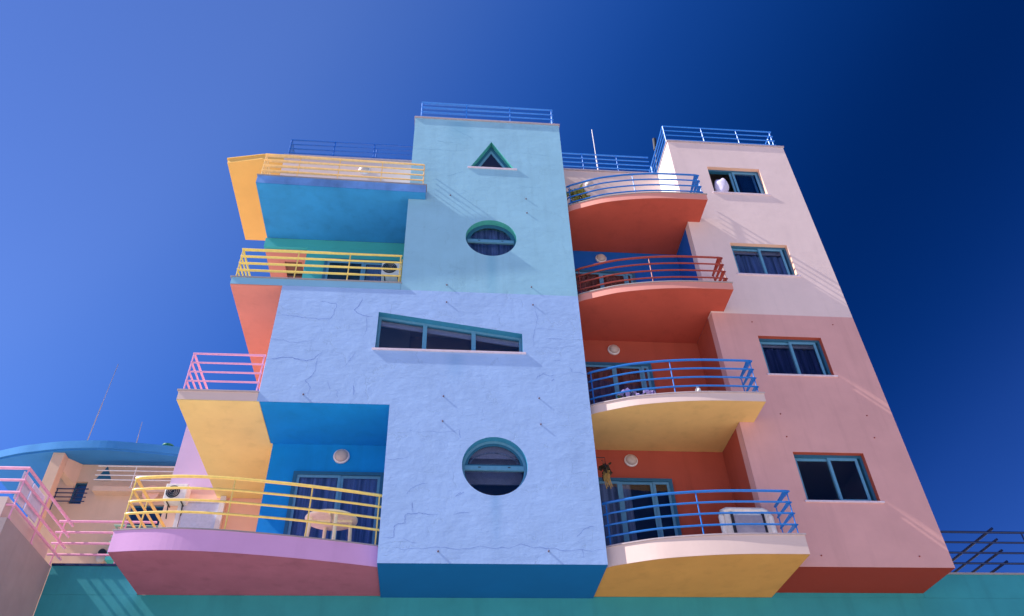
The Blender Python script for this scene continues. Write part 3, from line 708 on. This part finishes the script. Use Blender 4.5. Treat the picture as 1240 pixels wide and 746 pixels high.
# --- pins left in the render (each a short bolt)
pm = MB().lathe([(.017, 0), (.017, .022), (.008, .027)], (0, 0, 0), 'y', 8)
pin_me = mesh_from('wall_bolt', pm.V, pm.F); pin_me.materials.append(M['bolt_metal'])
pin_r = mesh_from('wall_bolt', [(v[0] * .75, v[1] * .6, v[2] * .75) for v in pm.V], pm.F); pin_r.materials.append(M['maroon_render'])
for x, z, y in [(.02, 14.85, 0), (1.91, 14.85, 0), (1.91, 14.33, 0), (.01, 11.83, 0), (.02, 11.32, 0), (1.91, 11.86, 0), (1.92, 11.33, 0), (.02, 8.84, 0), (.02, 8.26, 0), (1.93, 8.85, 0), (1.93, 8.24, 0), (.02, 5.64, 0), (1.93, 5.66, 0), (-2.7, 8.8, 0),
                (7.02, 11.34, RY), (8.95, 11.34, RY), (7.04, 8.84, RY), (8.93, 8.85, RY), (7.03, 8.29, RY), (8.91, 8.31, RY), (7.01, 5.77, RY), (8.9, 5.77, RY)]:
    o = bpy.data.objects.new('wall_bolt', pin_r if y else pin_me); COL.objects.link(o); o.parent = B; o.location = Vector((x, y, z)) - B.location

# --- open cracks in the tower's render (points x, z on the wall; width in mm)
CRACKS = [([(-3.56, 9.61), (-3.36, 9.65), (-3.23, 9.69), (-3.07, 9.70), (-2.91, 9.65), (-2.75, 9.62), (-2.60, 9.68), (-2.47, 9.86)], 9),
          ([(-2.47, 9.86), (-2.55, 9.37), (-2.71, 9.14), (-2.59, 8.98), (-2.61, 8.77)], 6),
          ([(-1.80, 11.37), (-1.84, 11.22), (-1.94, 11.01), (-1.75, 10.87), (-1.53, 10.85)], 8),
          ([(-3.57, 10.81), (-3.37, 10.80), (-3.16, 10.78), (-2.85, 10.75), (-2.66, 10.72), (-2.41, 10.74), (-2.35, 11.02), (-2.33, 11.17), (-2.58, 11.22), (-2.83, 11.14)], 6),
          ([(-3.57, 10.17), (-3.30, 10.15), (-3.00, 10.07), (-2.63, 10.18)], 4),
          ([(-1.80, 9.89), (-1.89, 9.71), (-2.01, 9.48)], 5),
          ([(-1.77, 9.05), (-1.74, 8.82)], 7),
          ([(-2.26, 9.12), (-2.21, 8.95)], 5),
          ([(-2.07, 8.92), (-2.03, 8.75)], 4),
          ([(-2.08, 10.44), (-1.90, 10.47)], 4),
          ([(-1.67, 10.82), (-1.63, 10.56), (-1.68, 10.27)], 4),
          ([(-0.99, 5.88), (-0.75, 5.89), (-0.76, 6.08), (-0.68, 6.14), (-0.57, 6.15), (-0.58, 6.30), (-0.52, 6.34), (-0.32, 6.35), (-0.14, 6.32), (0.01, 6.33)], 7),
          ([(-0.47, 6.54), (-0.45, 6.38)], 4),
          ([(0.26, 6.33), (0.38, 6.36), (0.54, 6.37)], 5),
          ([(-0.78, 5.71), (-0.32, 5.70), (0.28, 5.69), (1.01, 5.70), (1.89, 5.71), (2.53, 5.70), (2.94, 5.70)], 5),
          ([(2.53, 5.70), (2.52, 5.55)], 4),
          ([(0.29, 6.67), (0.45, 6.77)], 5),
          ([(2.45, 5.92), (2.56, 6.05), (2.78, 6.14)], 5),
          ([(-0.59, 5.87), (-0.35, 5.79)], 3),
          ([(1.97, 11.21), (1.98, 10.86), (1.93, 10.63), (1.89, 10.41), (1.89, 10.12)], 4),
          ([(2.15, 10.37), (2.34, 10.39), (2.51, 10.39)], 6),
          ([(2.30, 9.81), (2.43, 9.82)], 5),
          ([(1.89, 9.31), (2.05, 9.47), (2.15, 9.42), (2.28, 9.44)], 6),
          ([(2.60, 9.66), (2.65, 9.53), (2.95, 9.47)], 4),
          ([(1.93, 10.63), (2.38, 10.66)], 3),
          ([(1.93, 10.13), (2.53, 10.18), (2.90, 10.16)], 3),
          ([(2.21, 9.28), (2.26, 9.34)], 7),
          ([(-0.58, 6.71), (-0.53, 6.79), (-0.41, 6.88), (-0.20, 6.92)], 5),
          ([(-0.98, 7.41), (-0.78, 7.43), (-0.58, 7.48)], 4),
          ([(0.30, 6.69), (0.40, 6.76)], 6),
          ([(-0.47, 6.55), (-0.46, 6.37)], 4),
          ([(-0.60, 8.05), (-0.22, 8.04), (0.38, 8.11)], 3),
          ([(0.35, 8.08), (0.38, 7.90)], 4),
          ([(-0.98, 16.63), (-0.53, 16.63), (-0.00, 16.62), (0.41, 16.66)], 5),
          ([(-0.09, 15.58), (0.09, 15.66), (0.31, 15.80)], 7),
          ([(-0.39, 17.02), (-0.20, 16.97), (0.07, 16.96)], 7),
          ([(0.03, 17.62), (0.29, 17.39), (0.58, 17.12)], 5),
          ([(-0.56, 17.51), (-0.14, 17.61)], 3),
          ([(1.74, 16.67), (2.33, 16.66), (2.74, 16.58)], 3),
          ([(1.75, 15.34), (2.32, 15.33)], 4),
          ([(1.65, 13.78), (2.62, 13.76)], 2)]

def crack_mesh(pts, wmm, seed):
    rnd = random.Random(seed); P = [Vector(p) for p in pts]
    for _ in range(3):                                       # roughen by midpoint displacement
        Q = []
        for a_, b_ in zip(P, P[1:]):
            d_ = b_ - a_; n_ = Vector((-d_.y, d_.x)); Q += [a_, (a_ + b_) / 2 + n_ * rnd.uniform(-.11, .11)]
        P = Q + [P[-1]]
    V = []; Fc = []; n = len(P)
    for i, p in enumerate(P):
        t_ = (P[min(i + 1, n - 1)] - P[max(i - 1, 0)]).normalized(); nn = Vector((-t_.y, t_.x))
        w = wmm * .001 * min(1, 2.2 * math.sin(math.pi * (i + .4) / n) + .1) * rnd.uniform(.45, 1.15)
        V += [(p.x + nn.x * w * .5, -.0012, p.y + nn.y * w * .5), (p.x - nn.x * w * .5, -.0012, p.y - nn.y * w * .5)]
        if i: Fc.append((2 * i - 2, 2 * i - 1, 2 * i + 1, 2 * i))
    return mesh_from('crack', V, Fc)
for i_, (pts_, w_) in enumerate(CRACKS):
    link('crack', crack_mesh(pts_, w_ * 1.5, i_), 'crack_cyan' if pts_[0][1] > MID else 'crack_blue', B)
# ------------------------------------------------------------------ podium under the building
P0 = thing('podium', 'teal rendered podium wall carrying the painted flats', 'podium', (2, BK, GZ))
box('podium_wall', -6.95, 30, BK + .004, 3.9, GZ, 5.455, 'podium_teal_render', P0)
box('podium_parapet', -6.95, -5.32, BK + .004, 1.8, 5.458, 5.98, 'podium_teal_render', P0)
box('podium_parapet', RR + .0, 30, BK + .004, 1.8, 5.458, 5.93, 'podium_teal_render', P0)
box('podium_upstand', 6.425, RR - .004, BK + .006, 1.8, 5.457, 5.55, 'podium_teal_render', P0)
box('podium_coping', -6.95, -5.325, BK - .02, 1.84, 5.981, 6.02, 'rail_navy', P0)
box('podium_coping', RR - .02, 30, BK - .02, 1.84, 5.931, 5.965, 'coping_grey', P0)
add_bar_set('railing', P0, 'rail_pink', [(-7.13, 1.6), (-5.35, 1.6)], [6.87 - .218 * j for j in range(4)], .024, .022, [(-7.05, 1.66), (-5.9, 1.6)], 6.0, .014, 'pink railing on the podium at the left')
add_bar_set('railing', P0, 'rail_navy', [(9.6, 1.6), (13.5, 1.6)], [6.86 - .224 * j for j in range(4)], .026, .022, [(10.3, 1.62), (12.2, 1.6)], 5.95, .016, 'navy railing on the podium at the right')
add_bar_set('railing', P0, 'rail_navy', [(11.72, 1.75), (11.72, 7)], [7.02 - .24 * j for j in range(4)], .03, .026, [(11.72, 4.0)], 5.9, .016, 'navy return railing on the podium at the right')
# left wing of the podium, nearer the camera
LW = thing('side_terrace', 'side terrace at the left edge with a grey end wall and pink railings', 'terrace', (-8.5, .5, GZ))
box('terrace_wall', -7.2, -6.955, -.45, 1.53, GZ, 5.96, 'grey_render', LW)
box('terrace_wall', -30, -7.203, -.44, 1.9, GZ, 5.955, 'podium_teal_render', LW)
box('parapet', -7.25, -7.1, -.4, 1.5, 5.963, 6.35, 'cream_render', LW)
add_bar_set('railing', LW, 'rail_pink', [(-9.5, -.36), (-6.98, -.36), (-6.98, 1.85)], [6.9 - .225 * j for j in range(4)], .028, .024, [(-6.98, -.36), (-6.98, .6), (-8.3, -.36)], 5.96, .016, 'pink corner railing of the side terrace')

for y0_, y1_ in ((-.33, .05), (.1, .6)):
    box('panel', -7.06, -7.04, y0_, y1_, 6.36, 6.86, 'panel_white', LW)
# ------------------------------------------------------------------ orange building behind on the left
OB = thing('orange_building', 'orange rendered building with a curved blue roof behind the left balconies', 'building', (-9, 11, GZ))
WY = 9.0
ow = wall_with_holes('wall', [(-11.2, GZ), (-4.9, GZ), (-4.9, 12.2), (-11.2, 12.2)], [[(-10.74, 10.92), (-10.37, 10.92), (-10.37, 11.63), (-10.74, 11.63)], [(-8.95, 10.2), (-8.0, 10.2), (-8.0, 10.92), (-8.95, 10.92)]],
                     WY, WY + .2, ['orange_render', 'orange_render'], OB)
box('rear_wall', -11.2, -4.9, 14, 14.2, GZ, 12.2, 'orange_render', OB); box('side_wall', -11.2, -11.0, WY + .2, 14, GZ, 12.2, 'roof_blue_render', OB)
box('floor_slab', -11.0, -4.9, WY + .2, 14, 9.0, 9.2, 'cream_render', OB)
rf = smooth_curve([(-13.5, 9.0), (-12.4, 8.55), (-11.8, 8.38), (-11.08, 8.22), (-10.0, 8.13), (-9.06, 8.22), (-7.9, 8.4), (-6.8, 8.7), (-5.0, 9.2)], 40)
roof = MB().prism(rf + [(-5.0, 14.4), (-13.5, 14.4)], 12.203, 12.42).build('roof', 'roof_blue_render', OB, 'curved blue roof slab')
MB().prism(offset(rf, .05) + [(x, y + .3) for x, y in rf][::-1], 12.25, 12.5).build('fascia', 'roof_blue_render', roof)
wn_ = MB().box(-10.72, -10.39, WY + .12, WY + .13, 10.94, 11.61).build('window', 'window_glass', OB); ring_y(MB(), [(-10.739, 10.921), (-10.371, 10.921), (-10.371, 11.629), (-10.739, 11.629)], [(-10.7, 10.96), (-10.41, 10.96), (-10.41, 11.59), (-10.7, 11.59)], WY + .09, WY + .15).build('frame', 'frame_teal_dark', wn_)
wn2 = MB().box(-8.94, -8.01, WY + .12, WY + .13, 10.21, 10.91).build('window', 'window_glass', OB); ring_y(MB(), [(-8.949, 10.201), (-8.001, 10.201), (-8.001, 10.919), (-8.949, 10.919)], [(-8.9, 10.25), (-8.05, 10.25), (-8.05, 10.87), (-8.9, 10.87)], WY + .09, WY + .15).build('frame', 'frame_teal_dark', wn2)
tw = MB().prism_y([(-10.2, 11.68), (-9.72, 11.68), (-9.96, 12.15)], WY - .012, WY + .05).build('triangle_window', 'frame_teal_dark', OB, 'dark triangular window behind white rails')
box('pillar', -11.32, -11.0, 8.32, 8.62, 8, 12.2, 'orange_render', OB, 'orange corner pillar')
MB().add([(-11.2, 8.63, 11.75), (-11.2, 8.63, 12.2), (-10.95, 8.998, 11.5), (-10.95, 8.998, 12.2), (-11.0, 8.63, 11.75), (-11.0, 8.63, 12.2), (-10.7, 8.998, 11.5), (-10.7, 8.998, 12.2)],
         [(0, 2, 3, 1), (4, 5, 7, 6), (0, 1, 5, 4), (2, 6, 7, 3), (0, 4, 6, 2), (1, 3, 7, 5)]).build('bracket', 'orange_render', OB)
add_bar_set('railing', OB, 'rail_white', [(-10.1, 8.7), (-5.4, 8.7)], [12.0 - .15 * j for j in range(4)], .02, .018, [(-9.0, 8.7), (-7.9, 8.7)], 11.3, .016, 'white rails under the blue roof')
box('balcony', -10.05, -5.2, 8.72, WY - .003, 11.2, 11.35, 'orange_render', OB)
add_bar_set('railing', OB, 'rail_green', [(-8.95, 8.9), (-8.95, 8.4), (-7.6, 8.4)], [9.98 - .16 * j for j in range(4)], .02, .017, [(-8.3, 8.4)], 9.4, .015, 'pale green rails low on the orange building')
box('balcony', -8.95, -7.4, 8.42, WY - .003, 9.0, 9.4, 'teal_render', OB)
add_bar_set('railing', OB, 'rail_navy', [(-11.3, 10.2), (-11.3, 8.7), (-10.15, 8.7)], [11.24 - .13 * j for j in range(4)], .02, .018, [(-11.0, 8.7)], 10.5, .016, 'dark rails beside the small window')
lo = MB().lathe([(.13, 0), (.13, .06), (.07, .1)], (-9.28, WY - .003, 9.27), 'y').build('wall_lamp', 'lamp_white', OB, 'round wall lamp low on the orange wall', smooth=True)
MB().lathe([(.1, .0), (.1, .12)], (-9.28, WY - .004, 9.42), 'y').build('lamp_cap', 'black_metal', lo)
dsh = MB().lathe([(.06, 0), (.06, .12), (.17, .14), (.24, .2), (.22, .2), (.02, .16)], (-8.42, WY - .003, 11.2), 'y').build('vent_hood', 'peach_render', OB, 'round pale vent on the orange wall', smooth=True)

# ------------------------------------------------------------------ loose things
def mast(name, x, y, z0, z1, r, mat, lab, cat, lean=0.0):
    o = MB().tube([(x, y, z0), (x + lean, y, z1)], r, 8).build(name, mat, None, smooth=True); return tag(o, lab, cat)
ant = thing('antenna', 'thin white antenna rod behind the roof railing beside the tower', 'antenna', (4.62, 2.5, 17.8), 'rooftop antennas')
MB().tube([(4.62, 2.5, 17.8), (4.62, 2.5, 20.0)], .022, 8).build('mast', 'rail_white', ant); MB().tube([(4.62, 2.5, 20.0), (4.62, 2.5, 21.35)], .013, 8).build('whip', 'rail_white', ant)
pl = thing('roof_pole', 'dark roof pole with a thick head beside the right block', 'pole', (6.35, 3, 17.8))
MB().tube([(6.6, 3, 17.8), (6.86, 3, 21.2)], .034, 8).build('pole', 'black_metal', pl); MB().tube([(6.855, 3, 21.1), (6.9, 3, 21.7)], .062, 10).build('head', 'black_metal', pl)
a1 = thing('antenna', 'tall thin antenna mast on the blue curved roof', 'antenna', (-10.7, 8.7, 12.4), 'rooftop antennas')
MB().tube([(-10.7, 8.7, 12.4), (-10.66, 8.7, 14.2)], .02, 6).build('mast', 'steel', a1); MB().tube([(-10.66, 8.7, 14.2), (-10.62, 8.7, 15.75)], .012, 6).build('whip', 'steel', a1)
a2 = thing('antenna', 'short thin antenna on the blue roof beside the lilac wall', 'antenna', (-9.22, 8.7, 12.4), 'rooftop antennas')
MB().tube([(-9.22, 8.7, 12.4), (-9.25, 8.7, 13.05)], .018, 6).build('mast', 'steel', a2); MB().tube([(-9.25, 8.7, 13.05), (-9.27, 8.7, 13.55)], .01, 6).build('whip', 'steel', a2)
tk = thing('water_tank', 'small green lidded tank on the blue roof', 'tank', (-8.3, 8.75, 12.42))
MB().lathe([(.15, 0), (.16, .1), (.15, .3)], (-8.3, 8.75, 12.42)).build('body', 'tank_green', tk, smooth=True); MB().lathe([(.17, .301), (.17, .34), (.08, .38)], (-8.3, 8.75, 12.42)).build('lid', 'tank_green', tk, smooth=True)
def aircon(x, z, y, w, h, lab, d=.28):
    t_ = thing('air_conditioner', lab, 'air conditioner', (x + w / 2, y + d, z), 'air conditioner units on the balconies')
    box('casing', x, x + w, y, y + d, z, z + h, 'plastic_white', t_, bevel=.015)
    c = (x + w * .38, y - .004, z + h * .5); r = h * .38
    f_ = MB().lathe([(r, 0), (r, .006), (r * .98, .007)], c, 'y').build('fan_opening', 'black_metal', t_)
    for q in (.3, .55, .8): MB().tube([(c[0] + r * q * math.cos(a_), y - .016, c[2] + r * q * math.sin(a_)) for a_ in [2 * math.pi * i / 20 for i in range(20)]], .004, 4, True).build('guard_ring', 'steel', f_)
    for dx in (.15, .8): MB().box(x + w * dx, x + w * dx + .02, y + .05, y + d + .04, z - .02, z - .001).add([(x + w * dx, y + d, z - .3), (x + w * dx + .018, y + d, z - .3), (x + w * dx + .018, y + d + .03, z - .3), (x + w * dx, y + d + .03, z - .3), (x + w * dx, y + .2, z - .031), (x + w * dx + .018, y + .2, z - .031), (x + w * dx + .018, y + .24, z - .031), (x + w * dx, y + .22, z - .031)], [(0, 1, 2, 3), (4, 7, 6, 5), (0, 4, 5, 1), (1, 5, 6, 2), (2, 6, 7, 3), (3, 7, 4, 0)]).build('bracket', 'black_metal', t_)
    return t_
aircon(-6.13, 8.38, 3.65, .48, .4, 'white air conditioner unit under the lilac wall', .3)
aircon(-1.6, 13.2, 1.2, .5, .47, 'small air conditioner unit behind the yellow railing by the tower', .25)

# oval plastic table on the lowest left balcony
FL = 5.83
T = thing('patio_table', 'oval white plastic table on the lowest left balcony', 'table', (-1.95, .72, FL))
MB().lathe([(.40, -.02), (.45, -.035), (.475, -.03), (.48, 0), (.47, .012), (.05, .014)], (-1.95, .72, 6.55), 'z', 40, .86).build('table_top', 'plastic_cream', T, smooth=True)
for dx, dy in ((-.36, -.1), (.12, -.33), (.34, .12), (-.14, .32)):
    MB().add([], []).tube([(-1.95 + dx, .72 + dy, 6.53), (-1.95 + dx * 1.1, .72 + dy * 1.1, FL + .02)], .034, 8).build('leg', 'plastic_cream', T, smooth=True)
for ang in (0, math.pi / 2):
    c_, s_ = math.cos(ang), math.sin(ang)
    m_ = MB(); m_.add([(-1.95 + c_ * a_ - s_ * b_, .72 + (s_ * a_ + c_ * b_) * .86, z_) for a_ in (-.38, .38) for b_ in (-.015, .015) for z_ in (6.49, 6.53)], [(0, 1, 3, 2), (4, 6, 7, 5), (0, 4, 5, 1), (2, 3, 7, 6), (0, 2, 6, 4), (1, 5, 7, 3)])
    m_.build('rib', 'plastic_cream', T)
# white sun lounger folded on the lowest right balcony
Lg = thing('garden_lounger', 'white plastic lounger with grey fabric on the lowest right balcony', 'lounger', (5.75, .5, FL))
fr = [(5.28, .28, 5.9), (5.27, .3, 6.5), (5.31, .31, 6.6), (5.4, .315, 6.64), (6.1, .315, 6.64), (6.18, .31, 6.6), (6.22, .3, 6.5), (6.22, .28, 5.9)]
MB().tube(fr, .055, 10).build('frame', 'plastic_white', Lg, smooth=True)
MB().box(5.33, 6.17, .29, .33, 5.95, 6.6).build('backrest', 'plastic_white', Lg)
MB().box(5.5, 6.05, .262, .289, 6.0, 6.52).build('fabric_panel', 'fabric_grey', Lg, bevel=.008)
for x in (5.47, 6.07): MB().box(x - .022, x + .022, .255, .289, 5.9, 6.58).build('strap', 'dark_plastic', Lg)
MB().box(5.3, 6.2, .33, 1.1, 6.0, 6.07).build('seat', 'plastic_white', Lg, bevel=.02)
for x in (5.34, 6.12):
    for y in (.4, 1.02): MB().box(x, x + .06, y, y + .06, FL, 6.0).build('leg', 'plastic_white', Lg)
# white bundle of bedding hanging in the topmost right window
def blob(name, c, r, mat, seed, amp=.14, parent=None):
    bm = bmesh.new(); bmesh.ops.create_icosphere(bm, subdivisions=4, radius=1)
    rnd = random.Random(seed); waves = [(Vector((rnd.uniform(-1, 1), rnd.uniform(-1, 1), rnd.uniform(-1, 1))).normalized() * rnd.uniform(2, 7), rnd.uniform(0, 6)) for _ in range(9)]
    for v in bm.verts:
        d = sum(math.sin(v.co.dot(w_) + p_) / (1 + w_.length * .35) for w_, p_ in waves) * amp
        q = v.co * (1 + d); v.co = Vector((c[0] + q.x * r[0], c[1] + q.y * r[1], c[2] + q.z * r[2]))
    me = bpy.data.meshes.new(name); bm.to_mesh(me); bm.free()
    return link(name, me, mat, parent, smooth=True)
tag(blob('bedding_bundle', (7.36, .44, 16.24), (.2, .16, .33), 'cloth_white', 5), 'white bundle of bedding bulging out of the topmost right window', 'bedding')
# plants
def leaves(n, c, spread, size, seed, droop=0.0, aspect=.45):
    rnd = random.Random(seed); V = []; Fc = []
    for i in range(n):
        while True:
            p = Vector((rnd.uniform(-1, 1), rnd.uniform(-1, 1), rnd.uniform(-1, 1)))
            if p.length <= 1: break
        q = Vector((c[0] + p.x * spread[0], c[1] + p.y * spread[1], c[2] + p.z * spread[2]))
        d = Vector((rnd.uniform(-1, 1), rnd.uniform(-1, 1), rnd.uniform(-.6, .8) - droop)).normalized(); s_ = size * rnd.uniform(.6, 1.3)
        e = d.cross(Vector((rnd.uniform(-1, 1), rnd.uniform(-1, 1), .4))).normalized() * s_ * aspect
        up_ = d.cross(e).normalized() * s_ * .12
        k = len(V); V += [q, q + d * s_ * .5 + e + up_, q + d * s_, q + d * s_ * .5 - e + up_]; Fc.append((k, k + 1, k + 2)); Fc.append((k, k + 2, k + 3))
    return V, Fc
hp = thing('hanging_plant', 'dry dark plant hanging beside the tower over the lowest right balcony', 'plant', (3.3, .8, 7.4))
MB().tube([(TR, .8, 8.0), (3.31, .8, 8.0), (3.31, .8, 7.83)], .008, 5).build('hook', 'black_metal', hp)
MB().lathe([(.03, 0), (.055, .06), (.06, .09), (.05, .09)], (3.31, .8, 7.72), 'z', 14).build('pot', 'dark_plastic', hp)
V, Fc = leaves(46, (3.31, .8, 7.72), (.1, .09, .16), .11, 3, .5); MB().add(V, Fc).build('foliage', 'leaf_dry', hp)
for i in range(5):
    x = 3.26 + .028 * i; MB().tube([(x, .78, 7.7), (x - .02, .76, 7.5), (x + .01, .75, 7.28 + .04 * (i % 3))], .011, 5).build('stem', 'leaf_straw', hp)
def flower_pot(x, y, z, lab, seed, w=.3):
    t_ = thing('flower_pot', lab, 'potted plant', (x, y, z), 'flower pots on the second right balcony')
    MB().lathe([(.06, 0), (.085, .11), (.095, .11), (.095, .125), (.07, .125)], (x, y, z), 'z', 16).build('pot', 'plastic_white', t_, smooth=True)
    V, Fc = leaves(40, (x, y, z + .17), (w, .08, .05), .09, seed); MB().add(V, Fc).build('foliage', 'leaf_green', t_)
    V, Fc = leaves(70, (x, y, z + .2), (w, .1, .07), .08, seed + 1, 0, .7); MB().add(V, Fc).build('flowers', 'petal_lavender', t_)
flower_pot(3.8, .12, 8.86, 'lavender flowers in the left pot behind the second right railing', 31, .22)
flower_pot(4.22, .1, 8.86, 'lavender flowers in the pot nearer the post of the second right railing', 41, .16)
vs = thing('white_bottle', 'small white bottle standing at the edge of the second right balcony', 'bottle', (5.17, -.2, 8.86))
MB().lathe([(.05, 0), (.055, .02), (.055, .17), (.028, .21), (.024, .23)], (5.17, -.2, 8.86), 'z', 16).build('body', 'plastic_white', vs, smooth=True); MB().lathe([(.028, .231), (.028, .26)], (5.17, -.2, 8.86), 'z', 12).build('cap', 'plastic_white', vs)
pc = thing('potted_shrub', 'olive green shrub in a pot on the top right balcony beside the tower', 'potted plant', (3.45, .75, 14.98))
MB().lathe([(.16, 0), (.22, .4), (.24, .4), (.24, .44), (.2, .44)], (3.45, .75, 14.98), 'z', 18).build('pot', 'pot_terracotta', pc, smooth=True)
for i in range(4): MB().tube([(3.45, .75, 15.4), (3.4 + .04 * i, .72 + .05 * (i % 2), 15.6), (3.3 + .07 * i, .66 + .06 * (i % 2), 15.9)], .012, 5).build('stem', 'leaf_dry', pc)
V, Fc = leaves(120, (3.4, .62, 15.75), (.26, .26, .3), .14, 51); MB().add(V, Fc).build('foliage', 'leaf_olive', pc)
